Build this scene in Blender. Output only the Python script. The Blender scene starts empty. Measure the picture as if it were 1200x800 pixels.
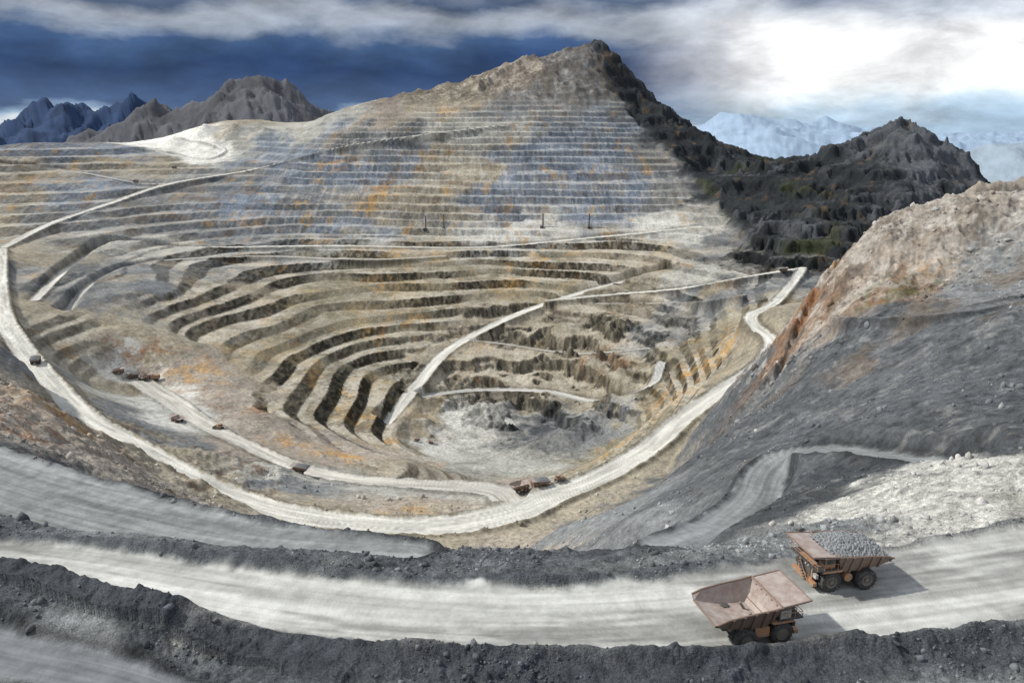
import bpy, bmesh, math, time
import numpy as np
from mathutils import Vector, Matrix
T0=time.time()
rng=np.random.default_rng(7)
# Terrain points entered as pixel column, pixel row and estimated forward distance in metres,
# converted here to world X,Y,Z in metres relative to the camera.
F=942.0; PT=math.radians(14.9); CP_,SP_=math.cos(PT),math.sin(PT)
def P(px,py,Y):
    u=(px-600)/F; v=(400-py)/F; t=Y/(CP_+v*SP_)
    return (u*t, Y, (-SP_+v*CP_)*t)
def H(px,Y,Z):
    return ((px-600)/F*(Y*CP_-Z*SP_),Y,Z)
# ---------------------------------------------------------------- noise
TAB=rng.random((512,512)).astype(np.float32)
def vn(x,y,seed=0):
    x=x+seed*37.17; y=y+seed*91.73
    xf=np.floor(x); yf=np.floor(y)
    fx=(x-xf).astype(np.float32); fy=(y-yf).astype(np.float32)
    xi=xf.astype(np.int32)&511; yi=yf.astype(np.int32)&511
    x1=(xi+1)&511; y1=(yi+1)&511
    fx=fx*fx*(3-2*fx); fy=fy*fy*(3-2*fy)
    a=TAB[xi,yi]; b=TAB[x1,yi]; c=TAB[xi,y1]; d=TAB[x1,y1]
    return (a+(b-a)*fx+(c-a)*fy+(a-b-c+d)*fx*fy)*2-1
def fbm(x,y,o=4,seed=0,g=.5):
    s=0;a=1;n=0
    for i in range(o):
        s=s+a*vn(x,y,seed+i*3.1); n+=a; a*=g
        x,y=(x*1.6-y*1.2),(x*1.2+y*1.6)
    return s/n
def ridged(x,y,o=4,seed=0,g=.5):
    s=0;a=1;n=0
    for i in range(o):
        s=s+a*(1-2*np.abs(vn(x,y,seed+i*5.3))); n+=a; a*=g
        x,y=(x*1.6-y*1.2),(x*1.2+y*1.6)
    return s/n
def sst(a,b,x):
    t=np.clip((x-a)/(b-a),0,1); return t*t*(3-2*t)
# ---------------------------------------------------------------- materials of the ground (albedo)
MAT={'dk':(.062,.070,.080),'gy':(.17,.183,.195),'md':(.090,.10,.112),'lt':(.36,.365,.345),'wh':(.50,.51,.49),'sn':(.66,.67,.64),
'tn':(.30,.275,.22),'ol':(.225,.205,.15),'bl':(.185,.225,.285),'br':(.18,.125,.09),'or':(.34,.25,.14),
'rk':(.022,.026,.031),'rg':(.14,.15,.165),'gn':(.07,.08,.03),'pk':(.30,.27,.235)}
S="""
0 800 105 gy 0 .3|100 785 108 gy 0 .3|60 770 110 gy 0 .3|0 755 112 gy 0 .3|200 800 104 md 0 .6|300 800 100 dk 0 1|600 800 96 dk 0 1|900 800 96 md 0 1|1100 790 97 gy 0 .8|1200 800 96 gy 0 .8
0 705 120 dk 0 1|150 745 111 dk 0 1|300 775 106 dk 0 1
0 655 146 gy 0 .3|300 708 118 lt 0 .2|600 728 113 lt 0 .2|900 705 118 lt 0 .2|1200 670 127 lt 0 .2
0 620 160 md 0 .8|300 655 132 md 0 .8|600 672 126 md 0 .8|850 655 131 gy 0 .6
100 590 185 gy 0 .3|300 635 150 md 0 .6|500 652 140 md 0 .8|0 560 205 gy 0 .3|200 610 170 gy 0 .5|0 590 180 gy 0 .3
0 535 235 dk 0 1|100 555 222 dk 0 1|200 590 195 dk 0 1|300 615 172 md 0 1|450 634 155 md 0 1|600 644 146 md 0 1|750 642 148 dk 0 .8|850 640 148 gy 0 .8
0 500 400 pk 0 1|50 480 500 pk 0 1|0 450 560 pk 0 1|0 410 680 gy 0 1|100 530 430 pk 0 1|150 560 420 gy 0 1|100 508 570 md 0 1|200 582 400 pk 0 1|250 600 410 gy 0 1|330 617 470 pk 0 .6
0 300 1300 tn 0 .5|0 355 1010 tn 0 .3|20 400 850 tn 0 .3|60 450 740 tn 0 .3|100 490 660 tn 0 .3|150 520 610 tn 0 .3|200 548 580 tn 0 .3|260 578 550 tn 0 .3|330 600 520 tn 0 .3|420 615 500 tn 0 .3|520 618 495 tn 0 .3|600 605 510 tn 0 .3|640 585 540 tn 0 .3|700 560 570 tn 0 .3|760 525 620 tn 0 .3|800 490 680 tn 0 .3|850 455 750 tn 0 .3|895 425 820 tn 0 .3|905 400 890 tn 0 .3|885 385 940 tn 0 .3|880 370 990 tn 0 .3
160 440 1000 wh 0 .2|208 493 830 wh 0 .2|300 530 730 pk 0 .3|352 557 660 lt 0 .3|450 570 620 lt 0 .3|520 575 600 lt 0 .3|600 573 575 lt 0 .3|480 595 545 pk 0 .8
150 490 760 gy 0 .8|120 460 900 lt 0 .2|95 440 930 tn .3 .5|230 530 700 gy 0 .6|330 575 590 gy 0 .6|180 465 920 wh 0 .2
60 380 1000 tn .5 .6|100 350 1150 gy .2 .5|60 330 1200 gy .8 .5|200 340 1250 gy .0 .5|150 380 1080 tn .1 .6|150 408 1030 tn .1 .8|200 400 1060 tn .0 .8|180 320 1350 gy .4 .5
220 432 1020 pk 0 .8|300 490 860 pk 0 .8|250 460 960 pk 0 .8|240 400 1150 tn .7 .4|350 482 960 ol 1 .4|420 522 860 pk .6 .5|480 545 780 tn .5 .5|400 535 800 pk 0 .8
450 515 950 ol 1 .2|400 450 1080 ol 1 .2|330 420 1150 ol 1 .2|330 380 1240 ol 1 .2|270 350 1320 tn .8 .4|240 375 1230 tn .8 .4
400 340 1480 ol 1 .2|400 380 1330 ol 1 .2|420 420 1230 ol 1 .2|450 460 1130 ol 1 .2|480 500 1030 tn .9 .3
500 310 1600 ol 1 .3|500 350 1450 ol .9 .3|520 400 1300 tn .5 .7|500 450 1190 tn .2 .8
520 530 960 wh 0 .3|600 540 930 lt 0 .4|640 500 1050 md .0 .9|560 480 1100 wh 0 .5|600 450 1200 tn .0 1|620 410 1310 tn .2 1|600 380 1400 tn .1 1|620 340 1520 ol .9 .5|620 305 1640 ol 1 .4
700 400 1280 tn .0 1|700 450 1160 tn .0 1|700 500 1010 gy .0 1|720 530 930 ol .3 .8|760 480 1000 ol .4 .9|740 440 1120 ol .3 1|800 440 1040 tn .8 .6|780 390 1230 gy .3 1|750 350 1400 tn .4 .8|700 350 1440 tn .5 .8|840 350 1300 gy .8 .6|820 320 1420 lt .7 .5|900 335 1200 gy .6 .5|860 380 1080 ol .9 .5|850 420 960 tn 1 .4
790 470 850 tn .9 .5|760 500 800 ol .8 .5|720 540 730 ol .6 .5|680 560 680 tn .5 .5|600 560 610 pk 0 .4
1200 230 600 wh 0 .4|1150 240 600 pk 0 .6|1100 254 600 pk 0 .8|1050 284 600 pk 0 1|1000 312 600 pk 0 1|975 338 580 pk 0 1|945 375 560 br 0 1|925 418 540 br 0 1|888 475 500 md 0 .8|800 545 430 md 0 .6|720 595 400 gy 0 .6|650 620 420 gy 0 .6
1200 300 480 gy 0 .5|1100 300 520 pk 0 .8|1010 345 510 pk 0 1|1055 340 490 br 0 1|1150 335 450 gy 0 .8|1200 370 350 md 0 .6|1100 400 370 md 0 .6|1000 400 430 md 0 .8|1000 450 380 md 0 .6|1100 470 290 md 0 .5|1200 450 270 md 0 .6|950 500 360 md 0 .5|880 540 340 md 0 .5|800 580 330 md 0 .5|740 610 320 gy 0 .6|1200 520 200 dk 0 .5|1080 532 228 md 0 .3|930 530 290 md 0 .3|880 590 250 md 0 .3|800 632 210 md 0 .5
980 570 230 dk 0 .5|930 600 200 dk 0 .6|1100 560 190 wh 0 1|1200 550 172 wh 0 1|1000 600 180 wh 0 1|950 622 168 gy 0 1|1150 605 152 wh 0 .7|1200 600 150 lt 0 .7
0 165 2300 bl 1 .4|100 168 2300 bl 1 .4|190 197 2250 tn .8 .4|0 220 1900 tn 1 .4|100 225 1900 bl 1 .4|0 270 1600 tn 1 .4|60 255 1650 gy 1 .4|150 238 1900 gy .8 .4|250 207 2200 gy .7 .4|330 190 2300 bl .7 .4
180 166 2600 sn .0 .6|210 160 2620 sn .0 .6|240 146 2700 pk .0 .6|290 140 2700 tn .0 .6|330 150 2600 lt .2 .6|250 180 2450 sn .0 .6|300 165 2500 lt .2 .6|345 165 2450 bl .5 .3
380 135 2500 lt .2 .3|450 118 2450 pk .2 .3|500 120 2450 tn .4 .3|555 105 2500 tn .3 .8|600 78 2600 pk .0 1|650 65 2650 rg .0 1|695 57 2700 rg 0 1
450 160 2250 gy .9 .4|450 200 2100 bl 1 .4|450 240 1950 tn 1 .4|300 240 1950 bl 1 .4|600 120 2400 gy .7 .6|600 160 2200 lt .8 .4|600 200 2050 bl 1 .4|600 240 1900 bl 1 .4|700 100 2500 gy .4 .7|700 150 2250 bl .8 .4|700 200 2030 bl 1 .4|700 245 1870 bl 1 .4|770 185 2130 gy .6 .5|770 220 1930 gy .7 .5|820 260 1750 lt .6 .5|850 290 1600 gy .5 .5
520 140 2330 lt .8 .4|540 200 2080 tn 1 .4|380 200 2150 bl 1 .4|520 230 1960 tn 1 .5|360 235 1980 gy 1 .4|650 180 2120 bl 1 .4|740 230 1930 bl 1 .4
600 266 1810 wh .6 .3|600 282 1720 lt .8 .3|400 270 1850 bl .9 .4|800 268 1750 wh .5 .3|400 285 1700 lt .8 .3|250 275 1750 gy .9 .4|190 292 1600 lt .7 .4|300 305 1600 gy .8 .4|480 298 1660 tn .9 .4|720 300 1620 tn .9 .4
740 104 2550 rk 0 1|800 155 2350 rk 0 1|850 195 2200 rk 0 1|880 215 2100 rk 0 1|830 210 2050 rk 0 1|850 240 1850 rk 0 1|900 250 1750 rk 0 1|950 280 1500 rk 0 1|900 290 1500 rk 0 1|960 300 1400 rk 0 1|930 255 1650 rk 0 1
1065 150 2000 rk 0 1|1030 165 2000 rk 0 1|1000 172 2000 rk 0 1|960 190 2000 rk 0 1|920 198 2000 rk 0 1|1100 176 1950 rk 0 1|1130 205 1900 rg 0 1|1158 225 1850 rk 0 1|1060 200 1800 rg 0 1|1060 250 1600 rk 0 1|1000 260 1550 rk 0 1|1120 240 1650 rg 0 1
"""
cps=[]
for line in S.strip().split('\n'):
    for it in line.split('|'):
        a=it.split(); x,y,z=P(float(a[0]),float(a[1]),float(a[2])); cps.append((x,y,z,a[3],float(a[4]),float(a[5])))
HS="""
300 200 -128 md|450 200 -128 md|600 200 -128 md|750 190 -118 md|300 300 -195 md|450 300 -200 md|600 300 -200 md|700 290 -185 md|450 400 -243 pk|600 400 -243 pk|600 455 -258 pk|330 400 -225 pk
600 750 -385 tn|500 720 -360 tn|650 640 -300 tn|100 300 -138 md|200 300 -158 md|0 300 -130 md
1100 900 -215 md|1200 900 -205 md|1000 850 -245 md|960 700 -232 md|920 620 -232 md|870 570 -236 md|800 520 -240 md|720 460 -246 md|1000 680 -205 md|1060 690 -180 md|1130 700 -150 md|1200 720 -130 md|1200 1300 -260 rk|1200 2000 -300 rk|1100 1300 -240 rk
450 3000 -50 rg|600 3300 0 rg|700 3300 0 rg|800 2900 -150 rk|900 2700 -250 rk|1060 2600 -250 rk|1160 2500 -320 rk|0 3500 -250 rg|200 3500 -200 rg|330 3400 -150 rg
0 6000 -350 rg|300 6000 -350 rg|600 6000 -350 rg|900 6000 -350 rg|1200 6000 -350 rg
"""
for line in HS.strip().split('\n'):
    for it in line.split('|'):
        a=it.split(); x,y,z=H(float(a[0]),float(a[1]),float(a[2])); cps.append((x,y,z,a[3],0,.6))
for th in (-60,-40,-20,0,20,40,60):
    t=math.radians(th)
    for r,z in ((2,-5),(8,-14),(20,-32),(45,-53),(75,-70)):
        cps.append((r*math.sin(t),r*math.cos(t),z,'md',0,.5))
CX=np.array([c[0] for c in cps]);CY=np.array([c[1] for c in cps]);CZ=np.array([c[2] for c in cps])
Cth=np.arctan2(CX,CY);Clr=np.log(np.hypot(CX,CY))
ATT=np.array([list(MAT[c[3]])+[c[4],c[5]] for c in cps],dtype=np.float32)
c0=.03
D=np.sqrt((Cth[:,None]-Cth[None])**2+(Clr[:,None]-Clr[None])**2+c0*c0)
n=len(cps)
A=np.zeros((n+1,n+1));A[:n,:n]=D-np.eye(n)*.0012;A[:n,n]=1;A[n,:n]=1
W=np.linalg.solve(A,np.append(CZ,0))
# ---------------------------------------------------------------- grid
th_in=np.radians(np.arange(-40,40.001,.085))
out=np.radians(40+ (180-40)*(np.linspace(0,1,30)[1:]**1.8))
TH=np.concatenate([-out[::-1],th_in,out])
def lg(a,b,s): return np.exp(np.arange(math.log(a),math.log(b),s))
R=np.concatenate([lg(2,80,.09),lg(80,320,.0034),lg(320,800,.0036),lg(800,1700,.0015),lg(1700,2780,.0017),lg(2780,6000,.006),lg(6000,16000,.012),lg(16000,60000,.06)])
NR,NT=len(R),len(TH)
RR,TT=np.meshgrid(R,TH,indexing='ij')
X=RR*np.sin(TT);Y=RR*np.cos(TT)
def rbf(th,lr):
    sh=th.shape; th=th.ravel();lr=lr.ravel();o=np.empty(th.size)
    for i in range(0,th.size,40000):
        a=th[i:i+40000,None].astype(np.float32)-Cth[None].astype(np.float32);b=lr[i:i+40000,None].astype(np.float32)-Clr[None].astype(np.float32)
        o[i:i+40000]=np.sqrt(a*a+b*b+c0*c0)@W[:n].astype(np.float32)+W[n]
    return o.reshape(sh)
def bil(G,ri,ti):
    r0=np.clip(ri.astype(int),0,G.shape[0]-2);t0=np.clip(ti.astype(int),0,G.shape[1]-2)
    fr=ri-r0;ft=ti-t0
    if G.ndim==3: fr=fr[...,None];ft=ft[...,None]
    return (G[r0,t0]*(1-fr)*(1-ft)+G[r0+1,t0]*fr*(1-ft)+G[r0,t0+1]*(1-fr)*ft+G[r0+1,t0+1]*fr*ft)
ct=np.linspace(math.radians(-48),math.radians(48),400); cl=np.linspace(math.log(2),math.log(7000),760)
CL,CT=np.meshgrid(cl,ct,indexing='ij')
Zc=rbf(CT,CL)
def blur(G,s,ax):
    k=np.exp(-.5*(np.arange(-3*s,3*s+1)/s)**2);k/=k.sum();h=len(k)//2
    pad=[(0,0),(0,0)];pad[ax]=(h,h);Gp=np.pad(G,pad,mode='edge')
    o=np.zeros_like(G)
    for i,w in enumerate(k):
        o+=w*(Gp[i:i+G.shape[0]] if ax==0 else Gp[:,i:i+G.shape[1]])
    return o
def shep():
    th=CT.ravel().astype(np.float32);lr=CL.ravel().astype(np.float32);o=np.empty((th.size,5),np.float32)
    for i in range(0,th.size,40000):
        a=th[i:i+40000,None]-Cth[None].astype(np.float32);b=lr[i:i+40000,None]-Clr[None].astype(np.float32)
        d2=a*a+b*b+1e-4
        w=1/(d2*d2*d2); w/=w.sum(1,keepdims=True)
        o[i:i+40000]=w@ATT
    return o.reshape(CT.shape+(5,))
Ac=shep()
wk=blur(blur(np.clip(Ac[...,3]*1.3,0,1),3,0),5,1)*sst(math.log(900),math.log(1050),CL)
Zb=blur(blur(Zc,4,0),9,1)
Zc=Zc*(1-wk)+Zb*wk
TE=np.clip(TT,math.radians(-47.5),math.radians(47.5)); LE=np.clip(np.log(RR),cl[0],cl[-1]-.01)
def toi(th,lr): return (lr-cl[0])/(cl[1]-cl[0]),(th-ct[0])/(ct[1]-ct[0])
Z=bil(Zc,*toi(TE,LE))
bk=sst(math.radians(60),math.radians(120),np.abs(TT))
Z=Z*(1-bk)+bk*(-40-0.02*np.minimum(RR,4000))
lw=fbm(TT*22,np.log(RR)*22,5,21,.65)*.06; lw2=fbm(TT*22,np.log(RR)*22,5,25,.65)*.06
AA=bil(Ac,*toi(np.clip(TE+lw,ct[0],ct[-1]-.01),np.clip(LE+lw2,cl[0],cl[-1]-.01)))
COL=AA[...,:3].astype(np.float32); TER=AA[...,3]; RGH=AA[...,4]
jag=ridged(X/190,Y/190,5,31,.55); jag2=ridged(X/52,Y/52,4,41,.6)
ln=[P(895,312,1450),P(870,292,1620),P(832,240,1880),P(795,192,2120),P(752,150,2300),P(716,100,2550),P(690,60,2690),P(690,60,2700)]
xl=np.interp(Y,[p[1] for p in ln],[p[0] for p in ln])
dark=sst(-12,22,X-xl+jag2*14+jag*14)*sst(1300,1430,Y)*sst(3600,3300,Y)
# ---------------------------------------------------------------- sharp mountain crests
def crest(pts,slope,r0,r1,ns):
    i0,i1=np.searchsorted(R,[r0,r1]);j0,j1=np.searchsorted(TH,[math.radians(-25),math.radians(42)])
    s=(slice(i0,i1),slice(j0,j1));x,y=X[s],Y[s];best=np.full(x.shape,-1e9)
    pts=[np.array(p,float) for p in pts]
    for a,b in zip(pts[:-1],pts[1:]):
        d=b[:2]-a[:2];L=d@d
        t=np.clip(((x-a[0])*d[0]+(y-a[1])*d[1])/L,0,1)
        best=np.maximum(best,a[2]+t*(b[2]-a[2])-slope*np.hypot(x-a[0]-t*d[0],y-a[1]-t*d[1]))
    K=best+ns[s];z=Z[s];Z[s]=np.where(K>z,z+(K-z)*.95,z)
m1=[P(540,110,2470),P(560,93,2520),P(600,75,2600),P(640,65,2650),P(684,54,2700),P(697,52,2700),P(712,70,2680),P(740,98,2580),P(760,110,2500),P(775,128,2450),P(800,148,2350),P(830,168,2270),P(850,188,2200),P(880,212,2100)]
crest(m1,.95,1300,3500,jag2*5+(jag-.3)*6)
m2=[P(880,205,2080),P(900,192,2050),P(920,188,2000),P(960,180,2000),P(1000,166,2000),P(1030,155,2000),P(1050,147,2000),P(1065,143,2000),P(1085,147,1970),P(1105,165,1950),P(1130,193,1900),P(1145,213,1870),P(1158,220,1850),P(1175,235,1800)]
crest(m2,1.15,1300,3500,jag2*4+(jag-.3)*6)
Z=Z+dark*((jag-.2)*44+jag2*10)
cst=38.0;tt_=(Z+jag2*12)/cst;cf=tt_-np.floor(tt_)
Z=Z+dark*(np.clip((cf-.3)/.3,0,1)-cf)*cst*.35
crag=sst(55,92,Z+jag*15)*(RR>2200)*(RR<3300)*(1-dark)
Z=Z+crag*((jag-.2)*16+jag2*11)
m3=[P(1260,222,600),P(1200,228,600),P(1150,235,600),P(1120,240,600),P(1098,250,600),P(1075,268,600),P(1050,280,600),P(1020,292,605),P(1000,303,600),P(985,312,590),P(968,330,580),P(952,350,570),P(936,370,560),P(925,392,550),P(920,412,540),P(905,440,520)]
cr3=ridged(X/26,Y/26,5,47,.65);cr4=ridged(X/75,Y/75,4,49,.55)
crest(m3,1.5,300,950,cr3*4)
nr=sst(430,520,Y)*sst(660,620,Y)*sst(150,185,X)
slp=sst(150,230,Y)*sst(600,520,Y)*sst(40,110,X-(Y-200)*.12)
Z=Z+nr*(cr4*6+cr3*5.5)+slp*(cr4*4.2+cr3*1.5)
ls=sst(250,330,Y)*sst(760,680,Y)*sst(-150,-210,X)
Z=Z+ls*(cr4*8+cr3*5)
pitr=sst(950,1050,Y)*sst(1650,1550,Y)*(1-np.clip(TER,0,1))*RGH*sst(-350,-150,X)
Z=Z+pitr*((cr4-.1)*14+cr3*4)
# irregular wide ledges in the worked-out part of the pit
t2=(Z+cr4*9)/24.0;f2=t2-np.floor(t2);g2_=np.clip((f2-.55)/.35,0,1)
Z=Z+pitr*.9*(g2_-f2)*24.0
rs2=((f2>.55)&(f2<.9))*np.clip(pitr*1.3,0,1)
for (px,py,Yd,rad,h) in [(655,515,1000,42,20),(690,500,1030,34,16),(620,528,960,26,12),(500,505,1040,24,10),(590,478,1110,30,8),(725,455,1130,45,18),(690,425,1220,40,14),(660,395,1340,45,16),(730,395,1290,35,14),(150,350,1180,60,10),(720,634,170,13,-9),(690,637,172,12,-8),(475,598,540,26,5),(520,597,540,22,4),
 (205,168,2540,50,18),(240,160,2600,50,26),(275,158,2580,55,26),(310,158,2540,50,22),(335,157,2520,40,16)]:
    gx,gy,_=P(px,py,Yd);i0,i1=np.searchsorted(R,[math.hypot(gx,gy)-rad*1.6,math.hypot(gx,gy)+rad*1.6]);x,y=X[i0:i1],Y[i0:i1]
    dd=np.hypot(x-gx,(y-gy))*(1+.25*fbm(x/rad,y/rad,3,px))
    Z[i0:i1]+=h*np.clip(1-dd/rad,0,1)**1.2
def rng_(y0,w,pts,ja,wl,seed):
    px=[P(p[0],p[1],y0)[0] for p in pts];pz=[P(p[0],p[1],y0)[2] for p in pts]
    out_=np.full(Z.shape,-1e9);i0=np.searchsorted(R,y0-w*1.5);x=X[i0:];y=Y[i0:]
    h=np.interp(x,px,pz,left=-400,right=-400)
    f=1-np.abs(y-y0+fbm(x/w,y/w,2,seed)*w*.3)/w
    out_[i0:]=np.where(f>0,-420+(h+420)*f**.9,-1e9)+(ridged(x/wl,y/wl,6,seed,.6)-.25)*ja*sst(-.1,.3,f)
    return out_
far=[(4600,1300,[(60,175),(120,158),(165,138),(195,120),(215,122),(235,115),(262,116),(285,106),(310,100),(330,94),(345,98),(360,106),(385,120),(400,132),(420,150),(470,170)],110,380,51),
(9500,2000,[(-120,160),(-60,150),(0,145),(20,148),(45,128),(60,124),(70,132),(90,118),(105,126),(120,122),(135,126),(150,116),(165,128),(180,134),(215,145),(260,165)],240,800,61),
(11000,3000,[(780,165),(810,148),(840,136),(860,138),(890,146),(930,148),(960,144),(1000,152),(1040,154),(1090,154),(1140,152),(1300,146)],170,1400,71),
(5200,1400,[(1090,205),(1120,180),(1160,168),(1200,170),(1300,165)],35,500,81)]
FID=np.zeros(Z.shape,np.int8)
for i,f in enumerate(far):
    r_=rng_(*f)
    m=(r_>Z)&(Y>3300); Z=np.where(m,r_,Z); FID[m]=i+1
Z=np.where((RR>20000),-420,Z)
# ---------------------------------------------------------------- surface relief
med=fbm(X/70,Y/70,4,5); sm=fbm(X/14,Y/14,4,6)
Z=Z+RGH*(1-.85*np.clip(TER,0,1))*(med*6*sst(80,500,RR)+sm*1.8*sst(60,300,RR))*(1-dark)*(1-bk)
up=sst(-240,-222,Z)
step=np.where(Z>-232,15.5,12.5)
off=fbm(X/150,Y/150,3,8)*3.5+(2.6+2.2*up)*np.sin(Z/(29.0+6*up))+2*np.sin(Z/11.3+X/300)*up
t=(Z+off)/step; fl=np.floor(t); fr=t-fl
bf=.36+.26*vn(X/120+fl*3.3,fl*1.7,18)
f=np.clip((fr-bf)/.42,0,1)
tz=(fl+f)*step-off
brk=np.clip(1.0+1.4*fbm(X/70,Y/70,4,77,.6),0.25,1)
brk=brk*np.clip(1.1+1.2*vn(X/140+fl*7.3,fl*3.7,79),.25,1)
TW=np.clip(TER*1.15,0,1)*brk*(1-dark)*(1-crag)
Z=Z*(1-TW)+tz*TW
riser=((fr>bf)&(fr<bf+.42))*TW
gully=fbm(X/4,Y/12,3,14,.6)
Z=Z+riser*gully*2.0
fine=fbm(X/2.6,Y/2.6,4,15,.6)
Z=Z+fine*(.25+.6*RGH)*sst(40,90,RR)*sst(900,250,RR)*.9
Z=Z+np.clip(fbm(X/5,Y/5,4,17,.7)-.1,0,1)*RGH**2*2.4*sst(60,95,RR)*sst(900,300,RR)
far_f=ridged(X/9,Y/9,3,19,.7)
Z=Z+far_f*RGH*(1-TW)*(1.1+dark*3+crag*2)*sst(500,800,RR)*sst(3500,3000,RR)
# ---------------------------------------------------------------- roads
def cat(pts,n=8):
    p=[np.array(a,float) for a in pts];p=[2*p[0]-p[1]]+p+[2*p[-1]-p[-2]];o=[]
    for i in range(1,len(p)-2):
        for k in range(n):
            t=k/n;o.append(.5*((2*p[i])+(-p[i-1]+p[i+1])*t+(2*p[i-1]-5*p[i]+4*p[i+1]-p[i+2])*t*t+(-p[i-1]+3*p[i]-3*p[i+1]+p[i+2])*t**3))
    o.append(p[-2]);return np.array(o)
ROADS=[]
def road(pts,blend,bh,bw,col,alpha=1,conv=True):
    q=[]
    for a in pts:
        if conv: q.append(P(a[0],a[1],a[2])+(a[3],))
        else: q.append(a)
    ROADS.append((cat(q),blend,bh,bw,col,alpha))
LT=(.58,.585,.555)
road([(-230,175,-96,14),(-140,156,-89,14),(-93,143,-83.5,14),(-40,121,-78,16),(0,113.5,-76.5,18),(38,116,-76,22),(72,122,-76,25),(97,128,-76,28),(150,142,-76,30),(230,170,-76,30)],3,1.6,1.5,(.43,.445,.44),1,False)
road([(0,292,1350,18),(0,355,1010,20),(20,400,850,21),(60,450,740,22),(100,490,660,23),(150,520,610,24),(200,548,580,24),(260,578,550,24),(330,600,520,24),(420,613,503,24),(520,616,498,26),(600,600,515,30),(640,583,540,28),(700,560,570,22),(760,525,620,21),(800,490,680,20),(850,455,750,19),(893,425,820,18),(905,400,890,18),(887,385,940,16),(880,370,990,15),(905,357,1040,14),(925,336,1170,13),(940,316,1280,12)],12,2.4,2.2,LT)
road([(600,590,545,26),(575,574,575,22),(500,568,602,18),(420,562,640,16),(350,548,685,16),(290,522,750,16),(240,497,815,20),(200,470,905,24),(160,445,985,24)],10,1.8,2,(.48,.475,.45))
road([(452,498,1035,12),(470,475,1095,16),(490,450,1165,18),(520,415,1270,18),(560,390,1350,18),(620,363,1440,18),(700,338,1500,18),(780,321,1530,16)],14,2,2,LT)
road([(640,352,1450,12),(720,345,1440,14),(800,338,1380,14),(870,325,1320,14),(940,314,1290,14)],8,1.5,2,LT)
road([(0,292,1380,14),(60,262,1620,15),(130,238,1850,16),(200,215,2050,17),(300,198,2250,17),(400,172,2230,15),(500,157,2220,14),(590,147,2260,12),(640,150,2260,10)],8,2,2,LT)
road([(40,352,1080,12),(80,316,1330,12),(130,294,1590,14),(250,290,1650,15),(400,288,1690,16),(560,290,1700,14),(700,278,1730,16),(820,266,1740,14)],8,1.5,2,LT)
road([(480,466,1140,14),(560,457,1180,14),(640,459,1170,14),(700,470,1115,14),(760,452,1060,12),(775,425,1110,12)],12,1.5,2,(.46,.47,.46))
road([(1120,548,212,10),(1060,538,232,12),(1000,530,260,13),(935,530,285,14),(900,552,285,15),(882,588,258,16),(840,620,228,16),(780,641,205,14)],7,1.2,1.5,(.24,.26,.275))
road([(-180,225,-93,24),(-130,195,-92,26),(-85,172,-90,22),(-50,155,-86,14),(-20,146,-83,8)],5,1.3,1.5,(.25,.27,.28),.9,False)
road([(200,182,2420,14),(235,187,2380,14),(262,176,2450,12),(240,166,2520,10),(200,168,2560,10)],6,1,2,(.65,.66,.65))
road([(0,196,2080,12),(80,200,2080,12),(160,214,2040,12),(200,215,2050,12)],6,1,2,(.42,.43,.42))
road([(-200,733,120,10),(-60,752,114,10),(0,766,110,9),(120,792,104,8),(240,830,97,5)],3,.6,1,(.20,.218,.24))
road([(1135,248,575,12),(1165,250,565,16),(1200,254,560,18),(1260,258,555,18)],6,.8,1.5,(.50,.51,.51))
road([(545,398,1325,9),(590,403,1330,9),(650,412,1300,9),(700,414,1250,9),(760,408,1190,9)],8,1,1.5,(.46,.46,.44),.85)
road([(1260,352,390,7),(1180,356,395,8),(1110,366,400,8),(1040,372,430,7),(985,372,470,6)],5,1.0,1.5,(.17,.18,.195),.6)
road([(75,372,1075,10),(110,332,1260,10),(180,307,1480,11),(300,300,1600,11),(430,304,1600,10),(520,300,1640,10)],8,1,1.5,(.46,.46,.44),.85)
road([(870,345,1180,9),(830,352,1250,9),(770,356,1370,9),(700,356,1430,9)],7,1,1.5,(.46,.46,.45),.8)
DB=np.full(Z.shape,1e9,np.float32);RZ=np.zeros(Z.shape,np.float32);RW=np.ones(Z.shape,np.float32);SD=np.zeros(Z.shape,np.float32);SS=np.zeros(Z.shape,np.float32);RI=np.full(Z.shape,-1,np.int8)
for ri,(pl,blend,bh,bw,col,al) in enumerate(ROADS):
    s0=0
    for a,b in zip(pl[:-1],pl[1:]):
        d=b[:2]-a[:2];L2=d@d;L=math.sqrt(L2)
        if L<1e-3: continue
        mg=a[3]/2+blend+bw*3+8+L
        mx,my=(a[0]+b[0])/2,(a[1]+b[1])/2;r0=math.hypot(mx,my);t0=math.atan2(mx,my)
        i0,i1=np.searchsorted(R,[r0-mg,r0+mg]);j0,j1=np.searchsorted(TH,[t0-mg/r0*1.1,t0+mg/r0*1.1])
        if i1<=i0 or j1<=j0: continue
        sl=(slice(i0,i1),slice(j0,j1))
        x=X[sl]-a[0];y=Y[sl]-a[1]
        t=np.clip((x*d[0]+y*d[1])/L2,0,1)
        dx=x-t*d[0];dy=y-t*d[1];dd=np.hypot(dx,dy)
        w=a[3]+t*(b[3]-a[3]); e=dd-w/2
        m=e<DB[sl]
        for arr,val in ((DB,e),(RZ,a[2]+t*(b[2]-a[2])),(RW,w),(SD,dd*np.sign(dx*d[1]-dy*d[0])),(SS,s0+t*L),(RI,np.full(e.shape,ri))):
            v=arr[sl]; v[m]=val[m]; arr[sl]=v
        s0+=L
hasr=RI>=0
bl=np.array([r[1] for r in ROADS]+[1.]);bhh=np.array([r[2] for r in ROADS]+[0.]);bww=np.array([r[3] for r in ROADS]+[1.])
rc=np.array([r[4] for r in ROADS]+[(0,0,0)],np.float32);ral=np.array([r[5] for r in ROADS]+[0.])
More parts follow.
